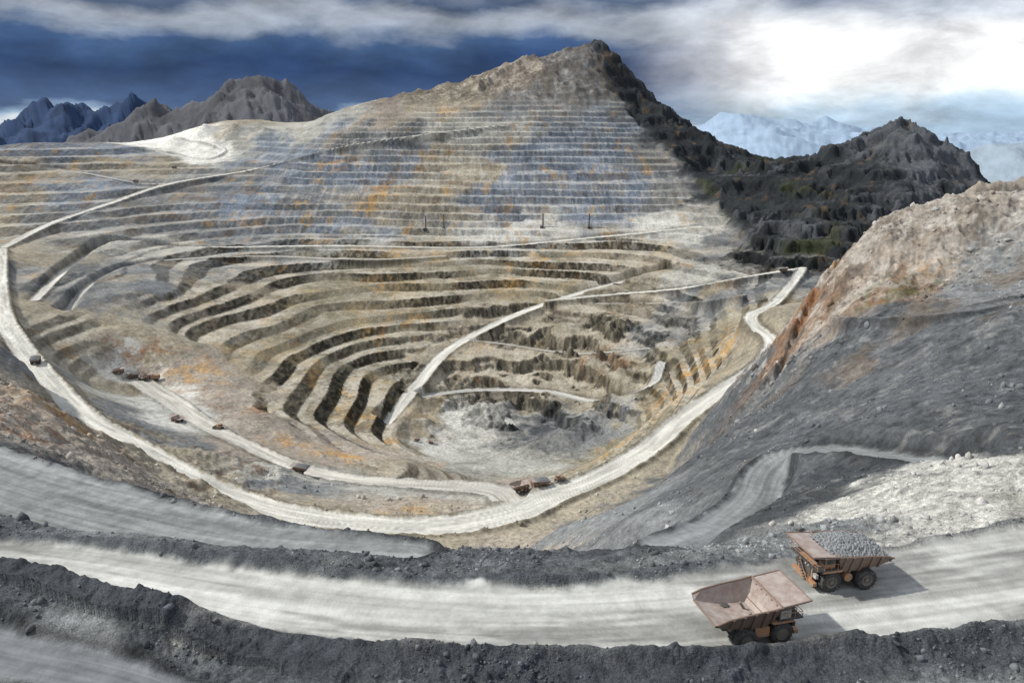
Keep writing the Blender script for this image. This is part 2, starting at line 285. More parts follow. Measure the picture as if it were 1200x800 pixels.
edge=fbm(X/7,Y/7,4,91,.6)*2.2*np.clip(RW/18,.4,1)
k=sst(0,1,(DB)/bl[RI]); k=np.where(hasr,k,1)
ruts=fbm(SD/.9,SS/50,3,139,.5)*.06
Z=RZ*(1-k)+Z*k + np.where(hasr,(1-k)*(fine*.02+ruts),0)
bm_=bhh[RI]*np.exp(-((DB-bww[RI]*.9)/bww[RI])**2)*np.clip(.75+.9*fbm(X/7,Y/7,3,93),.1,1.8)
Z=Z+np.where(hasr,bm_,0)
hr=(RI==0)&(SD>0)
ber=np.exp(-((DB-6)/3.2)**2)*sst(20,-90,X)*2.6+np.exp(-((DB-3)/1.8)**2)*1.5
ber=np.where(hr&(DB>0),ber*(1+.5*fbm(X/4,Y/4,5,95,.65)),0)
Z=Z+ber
# ---------------------------------------------------------------- colour (dry rock albedo by zone, distance haze painted into far ranges)
c=COL.copy()
def mixc(c,col,m):
    m=np.clip(m,0,1)[...,None].astype(np.float32); return c*(1-m)+np.array(col,np.float32)*m
big=fbm(X/160,Y/160,4,101);mid=fbm(X/30,Y/30,5,103,.65);strk=fbm(X/5,Y/45,5,105,.65)
hf=fbm(X/7,Y/7,4,104,.75)
c=c*(1+.38*mid[...,None]+.25*big[...,None]+.32*hf[...,None])
tm=np.clip(TER,0,1)*(1-dark)*(1-crag)
strata=fbm(Z/7+X*.012+big*2,X/170,4,106,.6)
c=mixc(c,(.46,.46,.44),tm*sst(.05,.4,strk*.7+strata*.4)*(.3+.3*up))
c=mixc(c,(.075,.09,.12),tm*sst(.05,.4,-strk*.6-strata*.5)*(.2+.45*up))
c=mixc(c,(.42,.33,.19),tm*sst(.0,.4,fbm(X/60,Y/60,5,108,.6))*.5*(1-.7*up))
c=mixc(c,(.44,.28,.11),tm*sst(.28,.44,fbm(X/26,Y/60,5,107,.65))*.6)
c=mixc(c,(.17,.12,.08),tm*sst(.25,.5,fbm(X/40,Y/50,5,109,.6))*.5)
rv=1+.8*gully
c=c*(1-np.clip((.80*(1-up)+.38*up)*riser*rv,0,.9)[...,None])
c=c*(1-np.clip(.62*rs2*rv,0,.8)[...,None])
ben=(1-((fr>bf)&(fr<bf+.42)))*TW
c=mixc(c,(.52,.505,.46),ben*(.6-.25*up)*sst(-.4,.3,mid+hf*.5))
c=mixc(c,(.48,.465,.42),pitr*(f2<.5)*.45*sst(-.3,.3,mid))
dc=np.array(MAT['rk'],np.float32)*(1+.5*mid[...,None])
dc=mixc(dc,(.12,.13,.15),sst(.3,.7,jag2)*.5*sst(-.3,.4,big))
dc=mixc(dc,(.11,.08,.05),sst(.25,.55,fbm(X/35,Y/35,5,111,.6))*.6)
dc=mixc(dc,(.04,.05,.02),sst(.0,.4,fbm(X/90,Y/90,5,113,.6))*sst(-40,-150,Z)*.75)
m2x=P(1000,200,1900)[0]
dc=mixc(dc,(.13,.145,.17),sst(m2x-50,m2x+120,X)*sst(-.2,.5,far_f*.4+jag2)*.5)
c=c*(1-dark[...,None])+dc*dark[...,None]
c=mixc(c,(.12,.105,.09),crag*sst(-.2,.4,far_f-mid)*.75)
c=mixc(c,(.38,.35,.31),crag*sst(.1,.5,mid)*.5)
st=ridged(X/3.5,Y/3.5,3,115,.7)
c=c*(1+.28*(st*RGH*(RR<900))[...,None])
db=fbm(X/9,Y/9,5,117,.75)
c=mixc(c,(.30,.305,.305),slp*sst(.16,.4,db)*.4)
c=mixc(c,(.035,.04,.046),slp*sst(.05,.4,-db)*.6)
c=mixc(c,(.17,.13,.09),slp*sst(.2,.5,fbm(X/45,Y/45,5,118,.65))*.45)
c=mixc(c,(.44,.43,.41),nr*sst(-.05,.3,fbm(X/9,Y/9,5,123,.7))*.6)
c=mixc(c,(.10,.085,.075),nr*sst(.05,.4,fbm(X/8,Y/8,5,124,.7))*.7)
c=mixc(c,(.13,.085,.055),ls*sst(.1,.45,fbm(X/14,Y/20,5,125,.7))*.7)
OR=(.50,.29,.09);RU=(.24,.11,.045);GN=(.07,.085,.025)
for (px,py,Yd,rad,col,s_) in [(225,440,1010,75,OR,.7),(290,475,900,60,RU,.7),(240,465,960,50,RU,.7),(400,537,790,55,OR,.9),(340,520,800,45,OR,.8),(470,545,700,45,OR,.8),(150,406,1030,45,RU,.9),(185,415,1040,40,RU,.8),
  (450,225,2010,80,OR,.9),(385,188,2170,75,OR,.9),(290,262,1850,70,OR,.7),(480,298,1660,80,OR,.9),(650,295,1650,70,OR,.9),(240,148,2660,50,OR,.8),(520,135,2380,60,OR,.8),(430,240,1950,60,OR,.8),(555,250,1880,50,OR,.6),
  (820,425,1000,80,OR,1),(790,470,870,70,OR,1),(740,500,830,50,OR,.8),(870,385,1060,50,OR,.6),(975,325,590,26,OR,.6),(950,360,572,24,RU,.95),(935,385,560,20,RU,.95),(15,222,1900,70,RU,.7),(20,505,390,45,RU,.9),(70,480,500,50,OR,.5),(20,470,500,50,RU,.6),(200,575,420,28,OR,.6),(480,600,540,35,OR,.6),
  (1050,340,485,34,GN,.95),(1080,345,478,24,GN,.9),(1030,350,480,20,RU,.7),(1090,332,500,18,OR,.6),(700,420,1230,60,RU,.6),(720,440,1180,50,RU,.6),(600,330,1540,60,OR,.5),(560,440,1220,40,RU,.5),(440,330,1500,60,OR,.5),(330,400,1200,50,OR,.4)]:
    gx,gy,_=P(px,py,Yd);g0=math.hypot(gx,gy);i0,i1=np.searchsorted(R,[g0-rad*1.3,g0+rad*1.3]);x,y=X[i0:i1],Y[i0:i1]
    dd=np.hypot(x-gx,y-gy)/rad
    m=np.clip(1.25-dd*1.25,0,1)*sst(-.12,.22,fbm(x/rad*4,y/rad*4,5,px*.1+py,.7)-dd*.15)*s_
    c[i0:i1]=mixc(c[i0:i1],np.array(col),m*(.75+.5*hf[i0:i1])*(1-.45*riser[i0:i1]))
peb=vn(X/.55,Y/.55,7)
c=c*(1+.4*(peb*sst(300,120,RR)*RGH)[...,None])
for i,fc in enumerate([(.085,.09,.105),(.02,.042,.10),(.28,.38,.52),(.27,.34,.42)]):  # far ranges: paler, bluer rock colour with the distance haze painted in
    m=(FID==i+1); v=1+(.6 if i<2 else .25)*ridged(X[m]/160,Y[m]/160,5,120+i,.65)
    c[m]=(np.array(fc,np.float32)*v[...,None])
track=fbm(SD/.8,SS/70,4,131,.6); track2=fbm(SD/3.0,SS/40,4,133,.6)
rcol=rc[RI]*(1+.42*track[...,None]+.42*track2[...,None])
wet=sst(.0,.35,fbm(SD/5,SS/30,4,137,.6))
rcol=np.where((RI==0)[...,None],rcol*(1-.42*wet[...,None]),rcol*(1-.18*wet[...,None]))
rm=np.where(hasr,(1-sst(-1.2,1.2,DB+edge))*ral[RI],0)
c=c*(1-rm[...,None])+rcol*rm[...,None]
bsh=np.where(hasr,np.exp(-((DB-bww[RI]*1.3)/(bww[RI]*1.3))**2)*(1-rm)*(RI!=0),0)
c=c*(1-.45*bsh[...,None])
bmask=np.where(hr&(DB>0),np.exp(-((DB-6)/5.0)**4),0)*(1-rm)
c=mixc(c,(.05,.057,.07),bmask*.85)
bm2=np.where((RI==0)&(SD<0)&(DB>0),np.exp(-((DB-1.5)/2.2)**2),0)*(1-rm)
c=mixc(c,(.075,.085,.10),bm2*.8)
c=np.clip(c,.01,.8)
grain=(.5+.5*sst(700,350,RR))*(1-.75*rm)
# ---------------------------------------------------------------- mesh
me=bpy.data.meshes.new('terrain')
nv=NR*NT
co=np.stack([X,Y,Z],-1).reshape(-1,3).astype(np.float32)
idx=np.arange(nv,dtype=np.int32).reshape(NR,NT)
fa=np.stack([idx[:-1,:-1],idx[:-1,1:],idx[1:,1:],idx[1:,:-1]],-1).reshape(-1,4)[:, ::-1]
nf=len(fa)
me.vertices.add(nv);me.vertices.foreach_set('co',co.ravel())
me.loops.add(nf*4);me.loops.foreach_set('vertex_index',fa.ravel())
me.polygons.add(nf);me.polygons.foreach_set('loop_start',np.arange(0,nf*4,4,dtype=np.int32))
me.polygons.foreach_set('use_smooth',np.ones(nf,bool))
ca=me.attributes.new('Col','FLOAT_COLOR','POINT')
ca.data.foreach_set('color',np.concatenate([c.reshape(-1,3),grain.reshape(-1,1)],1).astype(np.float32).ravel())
me.update(calc_edges=True)
ter=bpy.data.objects.new('terrain',me);bpy.context.collection.objects.link(ter)
def ground(x,y):
    th=math.atan2(x,y);r=math.hypot(x,y)
    ri=np.interp(r,R,np.arange(NR));ti=np.interp(th,TH,np.arange(NT))
    return float(bil(Z,np.array(ri),np.array(ti)))
# ---------------------------------------------------------------- shaders
def newmat(name):
    m=bpy.data.materials.new(name);m.use_nodes=True;nt=m.node_tree;return m,nt,nt.nodes['Principled BSDF']
m,nt,bs=newmat('mine_ground')
N=nt.nodes.new;Lk=nt.links.new
at=N('ShaderNodeAttribute');at.attribute_name='Col'
tc=N('ShaderNodeTexCoord')
def noise(sc,det=6,ro=.6):
    x=N('ShaderNodeTexNoise');x.inputs['Scale'].default_value=sc;x.inputs['Detail'].default_value=det;x.inputs['Roughness'].default_value=ro;Lk(tc.outputs['Object'],x.inputs['Vector']);return x
n1=noise(.28,3,.7);n2=noise(3.2,3,.75)
def mr(src,a,b,c_,d):
    x=N('ShaderNodeMapRange');x.inputs[1].default_value=a;x.inputs[2].default_value=b;x.inputs[3].default_value=c_;x.inputs[4].default_value=d;Lk(src,x.inputs[0]);return x
def mm(op,a,b,cl=False):
    x=N('ShaderNodeMath');x.operation=op;x.use_clamp=cl
    for i,v in enumerate((a,b)):
        if isinstance(v,(int,float)):x.inputs[i].default_value=v
        else:Lk(v,x.inputs[i])
    return x.outputs[0]
r1=mr(n1.outputs['Fac'],.3,.7,-.38,.38);r2=mr(n2.outputs['Fac'],.3,.7,-.55,.55)
al=at.outputs['Alpha']
g1=mm('MULTIPLY',al,2.0,True);g2=mm('MULTIPLY',mm('SUBTRACT',al,.5),2.0,True)
f1=mm('ADD',mm('MULTIPLY',r1.outputs[0],g1),1.0);f2n=mm('ADD',mm('MULTIPLY',r2.outputs[0],g2),1.0)
vm=N('ShaderNodeVectorMath');vm.operation='SCALE';Lk(at.outputs['Color'],vm.inputs[0]);Lk(mm('MULTIPLY',f1,f2n),vm.inputs['Scale'])
Lk(vm.outputs[0],bs.inputs['Base Color']);bs.inputs['Roughness'].default_value=.95;bs.inputs['Specular IOR Level'].default_value=.15
bp=N('ShaderNodeBump');bp.inputs['Distance'].default_value=1.2;Lk(mm('MULTIPLY',al,.85),bp.inputs['Strength'])
n3=noise(.45,5,.72);Lk(n3.outputs['Fac'],bp.inputs['Height']);Lk(bp.outputs[0],bs.inputs['Normal'])
me.materials.append(m)
def paint(name,col,rough=.6,dirt=(.30,.29,.27),amt=.5,metal=0,sc=1.5):
    m,nt,bs=newmat(name);N=nt.nodes.new;L=nt.links.new
    tc=N('ShaderNodeTexCoord');no=N('ShaderNodeTexNoise');no.inputs['Scale'].default_value=sc;no.inputs['Detail'].default_value=8;no.inputs['Roughness'].default_value=.7;L(tc.outputs['Object'],no.inputs['Vector'])
    cr=N('ShaderNodeMapRange');cr.inputs[1].default_value=.5-amt*.35;cr.inputs[2].default_value=.75-amt*.2;L(no.outputs['Fac'],cr.inputs[0])
    mx=N('ShaderNodeMix');mx.data_type='RGBA';mx.inputs[6].default_value=(*col,1);mx.inputs[7].default_value=(*dirt,1);L(cr.outputs[0],mx.inputs[0]);L(mx.outputs[2],bs.inputs['Base Color'])
    bs.inputs['Roughness'].default_value=rough;bs.inputs['Metallic'].default_value=metal
    b=N('ShaderNodeBump');b.inputs['Distance'].default_value=.03;L(no.outputs['Fac'],b.inputs['Height']);L(b.outputs[0],bs.inputs['Normal'])
    return m
M={'orange':paint('dusty_orange_paint',(.50,.19,.03)),'tray':paint('worn_tray_steel',(.24,.165,.14),.55,(.42,.38,.36),.65,.0,.6),'tray2':paint('tray_outside',(.27,.18,.14),.6,(.18,.14,.12),.5),
'dark':paint('dark_steel',(.035,.035,.038),.6,(.12,.115,.11),.4),'tire':paint('tire_rubber',(.022,.022,.024),.9,(.10,.10,.098),.45),'hub':paint('wheel_hub',(.22,.20,.17),.6,(.15,.14,.13),.6),
'glass':paint('cab_glass',(.02,.03,.04),.1,(.1,.1,.1),.1),'white':paint('white_paint',(.6,.6,.58),.5),'load':paint('ore_load',(.40,.42,.44),.95,(.16,.175,.19),.8,0,2.5)}
# ---------------------------------------------------------------- mesh builder
class B:
    def __init__(s): s.v=[];s.f=[];s.m=[];s.mats=[]
    def mi(s,k):
        if k not in s.mats:s.mats.append(k)
        return s.mats.index(k)
    def add(s,v,f,k,rot=None,loc=(0,0,0)):
        o=len(s.v)
        for p in v:
            p=Vector(p)
            if rot is not None:p=rot@p
            s.v.append(p+Vector(loc))
        i=s.mi(k)
        for q in f:s.f.append([o+a for a in q]);s.m.append(i)
    def box(s,c_,d,k,rot=None,tap=1.0):
        x,y,z=d[0]/2,d[1]/2,d[2]/2
        v=[(-x,-y,-z),(x,-y,-z),(x,y,-z),(-x,y,-z),(-x*tap,-y*tap,z),(x*tap,-y*tap,z),(x*tap,y*tap,z),(-x*tap,y*tap,z)]
        s.add(v,[(3,2,1,0),(4,5,6,7),(0,1,5,4),(1,2,6,5),(2,3,7,6),(3,0,4,7)],k,rot,c_)
    def prism(s,prof,y0,y1,k):
        n=len(prof);v=[(p[0],y0,p[1]) for p in prof]+[(p[0],y1,p[1]) for p in prof]
        s.add(v,[list(range(n)),list(range(2*n-1,n-1,-1))]+[(i,i+n,(i+1)%n+n,(i+1)%n) for i in range(n)],k)
    def lathe(s,prof,c_,k,seg=28):
        v=[];f=[]
        for a in range(seg):
            t=2*math.pi*a/seg
            for (y,r) in prof:v.append((r*math.cos(t),y,r*math.sin(t)))
        n=len(prof)
        for a in range(seg):
            b=(a+1)%seg
            for i in range(n-1):f.append((a*n+i,a*n+i+1,b*n+i+1,b*n+i))
        s.add(v,f,k,None,c_)
    def tube(s,a,b,r,k,seg=6):
        a=Vector(a);b=Vector(b);d=b-a;rot=d.to_track_quat('Z','Y').to_matrix()
        v=[];L=d.length
        for i in range(seg):
            t=2*math.pi*i/seg;v+= [(r*math.cos(t),r*math.sin(t),0),(r*math.cos(t),r*math.sin(t),L)]
        f=[(2*i,2*((i+1)%seg),2*((i+1)%seg)+1,2*i+1) for i in range(seg)]+[[2*i for i in range(seg)][::-1],[2*i+1 for i in range(seg)]]
        s.add(v,f,k,rot,a)
    def mesh(s,name):
        me=bpy.data.meshes.new(name);me.from_pydata([tuple(p) for p in s.v],[],s.f)
        for k in s.mats:me.materials.append(M[k])
        for p,i in zip(me.polygons,s.m):p.material_index=i
        bm=bmesh.new();bm.from_mesh(me);bmesh.ops.recalc_face_normals(bm,faces=bm.faces);bm.to_mesh(me);bm.free()
        return me
def wheel(b,x,y,r=1.85,w=1.25,side=1):
    t=w/2
    b.lathe([(-t,r*.55),(-t,r*.86),(-t*.8,r*.96),(-t*.3,r),(t*.3,r),(t*.8,r*.96),(t,r*.86),(t,r*.55)],(x,y,r),'tire')
    for i in range(36):
        a=2*math.pi*i/36
        b.box((x+math.cos(a)*r*.985,y+(t*.45 if i%2 else -t*.45),r+math.sin(a)*r*.985),(.12,t*.95,.16),'tire',Matrix.Rotation(-a,3,'Y'))
    b.lathe([(-t*.9,0),(-t*.9,r*.50),(-t*.98,r*.56),(-t*.5,r*.56),(t*.5,r*.56),(t*.98,r*.56),(t*.9,r*.50),(t*.75,r*.42),(t*.5,r*.40),(t*.5,r*.2),(t*1.0,r*.18),(t*1.0,0)],(x,y,r),'hub')
def truck_meshes(loaded):
    out={}
    w=B()
    for y in (-3.35,3.35):wheel(w,3.15,y,side=1)
    for y in (-3.95,-2.62,2.62,3.95):wheel(w,-3.15,y)
    w.tube((-3.15,-3.4,1.85),(-3.15,3.4,1.85),.75,'dark',12);w.tube((3.15,-3,1.85),(3.15,3,1.85),.4,'dark',10)
    out['wheels']=w
    ch=B()
    for y in (-1.1,1.1):ch.prism([(-5.6,2.3),(-5.6,2.9),(-1,2.7),(5.2,2.7),(5.2,1.5),(-1,1.7)],y-.3,y+.3,'orange')
    ch.box((4.2,0,2.3),(2.6,3.2,1.9),'dark');ch.box((5.35,0,3.1),(.9,4.2,3.0),'orange')
    ch.box((5.83,0,3.2),(.08,3.4,2.3),'dark')
    for i in range(7):ch.box((5.89,0,2.3+i*.3),(.05,3.3,.06),'hub')
    ch.box((5.9,0,1.35),(.7,6.6,.6),'orange')
    for y in (-2.7,2.7):
        ch.box((4.1,y*1.0,3.55),(2.2,1.9,.12),'dark');ch.box((5.5,y,2.7),(.5,.9,.7),'white' if y>0 else 'dark')
        ch.prism([(1.2,3.9),(1.5,4.1),(4.8,4.1),(5.0,3.7),(4.8,3.7),(1.6,3.7)],y-1.3,y+1.3,'orange')
    ch.box((-.2,-3.1,2.5),(2.4,1.3,1.5),'orange');ch.lathe([(-.6,0),(-.6,.75),(.6,.75),(.6,0)],(-.1,3.1,2.3),'orange',16)
    ch.tube((.3,-1.3,2.2),(-1.2,-1.5,4.6),.22,'hub',10);ch.tube((.3,1.3,2.2),(-1.2,1.5,4.6),.22,'hub',10)
    ch.box((-5.0,0,2.6),(1.2,3.0,.9),'dark')
    ch.box((-3.15,0,2.2),(1.8,1.8,1.4),'dark')
    out['chassis']=ch
    dk=B()
    dk.box((4.25,0,4.35),(4.1,8.3,.16),'dark')
    dk.box((3.6,2.75,5.35),(1.9,1.9,1.8),'orange',tap=.93)
    dk.box((4.53,2.75,5.6),(.1,1.55,.95),'glass');dk.box((3.6,3.69,5.6),(1.4,.1,.85),'glass');dk.box((3.6,1.81,5.6),(1.3,.1,.85),'glass')
    dk.box((3.6,2.75,6.32),(2.2,2.1,.12),'white')
    dk.box((3.5,-2.6,5.1),(1.7,2.6,1.35),'white');dk.box((3.6,-.2,5.0),(1.6,1.5,1.1),'orange')
    for y in (-4.1,4.1):
        dk.tube((2.3,y,5.4),(6.2,y,5.4),.05,'orange')
        for x in (2.4,3.6,4.9,6.2):dk.tube((x,y,4.4),(x,y,5.4),.05,'orange')
    dk.tube((6.2,-4.1,5.4),(6.2,4.1,5.4),.05,'orange');dk.tube((6.2,-4.1,4.9),(6.2,4.1,4.9),.04,'orange')
    for y in (-2.5,-1,1,2.5):dk.tube((6.2,y,4.4),(6.2,y,5.4),.05,'orange')
    for y in (.9,1.7):dk.tube((6.5,y-2.6,4.4),(6.5,y+1.2-.9,1.3),.06,'orange')
    for i in range(9):
        t=i/8;dk.box((6.5,-1.3+t*2.6*1.0,4.3-t*2.9),(.5,.5,.06),'dark')
    for y in (-1.6,-.8,.8,1.6):dk.lathe([(-.1,0),(-.1,.2),(.1,.2),(.1,0)],(6.25,y,4.15),'white',10)
    out['deck_and_cab']=dk
    tr=B()
    def shell(th):
        sec=[(-8.0,4.75,3.55,5.35,4.25),(-6.4,4.2,3.45,5.9,4.3),(-3.5,3.55,3.3,6.25,4.4),(.6,3.35,3.2,6.55,4.45),(1.7,4.6,3.5,6.7,4.5),(2.5,6.55,4.35,6.75,4.5)]
        V=[]
        for x,zf,hf_,zt,ht in sec:V+=[(x,-ht-th,zt+ (0)),(x,-hf_-th,zf-th),(x,hf_+th,zf-th),(x,ht+th,zt)]
        return V,len(sec)
    Vi,ns=shell(0.0);Vo,_=shell(.16)
    fi=[];
    for i in range(ns-1):
        for j in range(3):fi.append((i*4+j,i*4+j+1,(i+1)*4+j+1,(i+1)*4+j))
    tr.add(Vi,fi,'tray');tr.add(Vo,fi,'tray2')
    for i in range(ns-1):
        for j in (0,3):
            a,b2=Vi[i*4+j],Vi[(i+1)*4+j];a2,b3=Vo[i*4+j],Vo[(i+1)*4+j]
            tr.tube(((a[0]+a2[0])/2,(a[1]+a2[1])/2,a[2]),((b2[0]+b3[0])/2,(b2[1]+b3[1])/2,b2[2]),.17,'tray2',8)
    tr.tube((-8,-3.6,4.68),(-8,3.6,4.68),.14,'tray2',8)
    tr.prism([(2.3,6.5),(2.3,6.72),(7.3,7.25),(7.35,7.05)],-4.45,4.45,'tray')
    for y in (-4.45,4.45):tr.tube((2.4,y,6.75),(7.3,y,7.25),.14,'tray2',8)
    tr.tube((7.3,-4.45,7.2),(7.3,4.45,7.2),.14,'tray2',8)
    for y in (-3,-1.5,0,1.5,3):tr.prism([(2.3,6.2),(2.3,6.5),(7.0,6.98),(7.0,6.85)],y-.12,y+.12,'tray2')
    tr.tube((2.45,-4.4,6.8),(2.45,4.4,6.8),.16,'tray2',8)
    for x,zf,hf_,zt,ht in ((-5.6,4.0,3.42,6.0,4.33),(-3.8,3.62,3.33,6.2,4.39),(-2.0,3.48,3.27,6.35,4.42),(-.2,3.38,3.23,6.5,4.44),(1.3,4.2,3.4,6.65,4.48)):
        for s in (-1,1):
            tr.add([(x-.17,s*(hf_+.16),zf-.2),(x+.17,s*(hf_+.16),zf-.2),(x+.17,s*(ht+.16),zt),(x-.17,s*(ht+.16),zt),(x-.17,s*(hf_+.42),zf-.2),(x+.17,s*(hf_+.42),zf-.2),(x+.17,s*(ht+.36),zt),(x-.17,s*(ht+.36),zt)],
             [(0,1,2,3),(4,5,6,7),(0,1,5,4),(1,2,6,5),(2,3,7,6),(3,0,4,7)],'tray2')
        tr.box((x,0,zf-.3),(.34,hf_*2+.5,.35),'tray2')
    out['dump_body']=tr
    if loaded:
        ld=B();nx,ny=46,34;V=[];xs=np.linspace(-7.6,3.6,nx);ys=np.linspace(-4.25,4.25,ny)
        r2=np.random.default_rng(3);nz=r2.random((nx,ny))
        for i,x in enumerate(xs):
            for j,y in enumerate(ys):
                h=5.6+ .09*(x+7.6)+1.75*max(0,1-((x+1.8)/6.2)**2)*max(0,1-(y/4.6)**2)+.45*(nz[i,j]-.5)
                if i==0:h=4.6
                V.append((x+.15*(nz[i,(j+1)%ny]-.5),y,h))
        f=[(i*ny+j,(i+1)*ny+j,(i+1)*ny+j+1,i*ny+j+1) for i in range(nx-1) for j in range(ny-1)]
        ld.add(V,f,'load');out['ore_load']=ld
    return {k:v.mesh('haul_truck_'+k) for k,v in out.items()}
TM={False:truck_meshes(False),True:truck_meshes(True)}
def place(name,meshes,x,y,head,z=None,sc=1.0):
    e=bpy.data.objects.new(name,None);bpy.context.collection.objects.link(e)
    e.location=(x,y,ground(x,y) if z is None else z);e.rotation_euler=(0,0,math.radians(head));e.scale=(sc,)*3
    for k,me_ in meshes.items():
        o=bpy.data.objects.new(k,me_);bpy.context.collection.objects.link(o);o.parent=e
    return e
x,y,z=P(882,742,108);place('haul_truck',TM[False],x,y+1.5,14)
x,y,z=P(980,678,124);place('haul_truck',TM[True],x,y+1,192)
def pl(name,ms,px,py,Yd,head,sc=1):
    x,y,z=P(px,py,Yd);place(name,ms,x,y,head,sc=sc)
for a in [(352,560,655,170,1),(610,580,566,20,0),(632,577,560,200,1),(208,497,822,150,0),(140,443,985,30,0),(156,440,992,200,1),(172,443,985,60,0),(43,428,790,110,1),(205,203,2240,10,1),(160,220,2040,20,0),(784,320,1528,20,1),(918,316,1290,0,1)]:
    pl('haul_truck',TM[bool(a[4])],a[0],a[1],a[2],a[3],1.0)
def shovel():
    b=B()
    for y in (-2.9,2.9):b.prism([(-4.5,.4),(-4,0),(4,0),(4.5,.4),(4.5,1.3),(4,1.8),(-4,1.8),(-4.5,1.3)],y-.8,y+.8,'dark')
    b.box((0,0,2.0),(4,4,1),'dark');b.box((-1.5,0,4.4),(8.5,6.2,3.8),'orange',tap=.96);b.box((2.2,2.6,7.2),(2.4,2,2.0),'white');b.box((3.42,2.6,7.3),(.1,1.7,1.1),'glass')
    b.box((-5.6,0,4.0),(1.4,5.6,3),'dark')
    b.tube((2.5,0,3.6),(10.5,0,11.0),.65,'orange',8);b.tube((10.5,0,11.0),(13.5,0,4.5),.5,'orange',8);b.tube((1.5,0,7.5),(7.5,0,9.5),.22,'hub')
    b.tube((-2,0,6),(-1,0,11),.2,'dark');b.tube((-1,0,11),(10,0,11.4),.08,'dark')
    b.prism([(12.2,4.6),(14.6,4.9),(15.4,2.6),(14.6,1.6),(12.4,2.0)],-1.9,1.9,'dark')
    return b.mesh('shovel_body')
pl('mining_shovel',{'shovel_body':shovel()},180,443,990,200,1.2)
def dozer():
    b=B()
    for y in (-1.4,1.4):b.prism([(-2.6,.5),(-2,0),(2,0),(2.6,.5),(2.2,1.1),(0,1.5),(-2.2,1.1)],y-.35,y+.35,'dark')
    b.box((.9,0,1.9),(2.8,1.8,1.3),'orange');b.box((-1.0,0,2.5),(1.8,2.0,1.9),'orange',tap=.9);b.box((-1,0,2.85),(1.84,2.04,.8),'glass');b.box((-1,0,3.6),(2,2.2,.15),'orange')
    b.prism([(3.4,.1),(3.8,.3),(3.6,1.1),(3.8,1.9),(3.4,1.8),(3.3,1)],-2.6,2.6,'hub')
    for y in (-1.6,1.6):b.tube((0,y,.8),(3.4,y,.7),.15,'orange')
    b.tube((-2.4,0,1.6),(-3.4,0,.2),.2,'dark');b.tube((1.4,.5,2.5),(1.4,.5,3.4),.1,'dark')
    return b.mesh('dozer_body')
DZ={'dozer_body':dozer()}
pl('bulldozer',DZ,258,509,800,160,1.6);pl('bulldozer',DZ,505,522,985,10,1.3);pl('bulldozer',DZ,488,524,980,70,1.3);pl('bulldozer',DZ,655,572,565,30,1.3)
def drill():
    b=B()
    for y in (-2.2,2.2):b.prism([(-4,.5),(-3.4,0),(3.4,0),(4,.5),(4,1.2),(-4,1.2)],y-.5,y+.5,'dark')
    b.box((-1,0,2.9),(9,4,2.6),'dark');b.box((4.2,1.2,3.2),(1.8,1.8,2.4),'hub');b.box((5.13,1.2,3.5),(.1,1.5,1.2),'glass')
    c4=[(3.2,-1.7),(4.6,-1.7),(4.6,-.3),(3.2,-.3)]
    for x,y in c4:b.tube((x,y,1),(x,y,27),.26,'dark')
    for i in range(13):
        z=1+i*2
        for k in range(4):
            a=c4[k];d=c4[(k+1)%4];b.tube((a[0],a[1],z),(d[0],d[1],z+2),.15,'dark',4)
    b.box((3.9,-1,27.2),(1.9,1.9,.6),'dark');b.tube((-3,0,4),(3.3,-1,15),.15,'dark');b.tube((3.9,-1,1),(3.9,-1,25),.3,'dark')
    return b.mesh('drill_body')
DR={'drill_body':drill()}
for a in [(498,272,1790,80),(520,272,1795,100),(635,271,1790,70),(690,271,1780,95)]:pl('drill_rig',DR,*a,1.15)
# ---------------------------------------------------------------- scattered rocks (one object)
bm=bmesh.new();bmesh.ops.create_icosphere(bm,subdivisions=1,radius=1)
iv=np.array([v.co[:] for v in bm.verts]);ifc=np.array([[v.index for v in f.verts] for f in bm.faces]);bm.free()
cand=60000
ra=np.exp(rng.uniform(math.log(92),math.log(680),cand));ta=np.radians(rng.uniform(-40,40,cand))
ri=np.interp(ra,R,np.arange(NR));ti=np.interp(ta,TH,np.arange(NT));i_,j_=ri.astype(int),ti.astype(int)
dens=np.clip(RGH[i_,j_]*.9,0,1)*(1-np.clip(rm[i_,j_]*1.5,0,.997))*np.clip(.4+2.2*fbm(ra*np.sin(ta)/16,ra*np.cos(ta)/16,3,201),0,1)
kp=rng.random(cand)<dens
ra,ta,i_,j_=ra[kp],ta[kp],i_[kp],j_[kp]
m_=len(ra);sz=(.09+.20*rng.random(m_)**2+ .7*rng.random(m_)**18)*(ra/130)**.8
V=iv[None]*(1+.7*(rng.random((m_,len(iv),1))-.5))*sz[:,None,None]*rng.uniform(.55,1.3,(m_,1,3))
an=rng.uniform(0,6.28,m_);cs,sn=np.cos(an)[:,None],np.sin(an)[:,None]
V=np.stack([V[...,0]*cs-V[...,1]*sn,V[...,0]*sn+V[...,1]*cs,V[...,2]],-1)
V[...,0]+=X[i_,j_][:,None];V[...,1]+=Y[i_,j_][:,None];V[...,2]+=(Z[i_,j_]+sz*.15)[:,None]
Fc=(ifc[None]+(np.arange(m_)*len(iv))[:,None,None]).reshape(-1,3)
rme=bpy.data.meshes.new('scattered_rocks')
rme.vertices.add(m_*len(iv));rme.vertices.foreach_set('co',V.reshape(-1).astype(np.float32));rme.loops.add(Fc.size);rme.loops.foreach_set('vertex_index',Fc.ravel().astype(np.int32))
rme.polygons.add(len(Fc));rme.polygons.foreach_set('loop_start',np.arange(0,Fc.size,3,dtype=np.int32));rme.update(calc_edges=True)
rc_=np.clip(c[i_,j_]*rng.uniform(.7,2.2,(m_,1))+rng.uniform(0,.07,(m_,1))**1.2,.03,.5)
rcol_=np.repeat(rc_,len(iv),0)
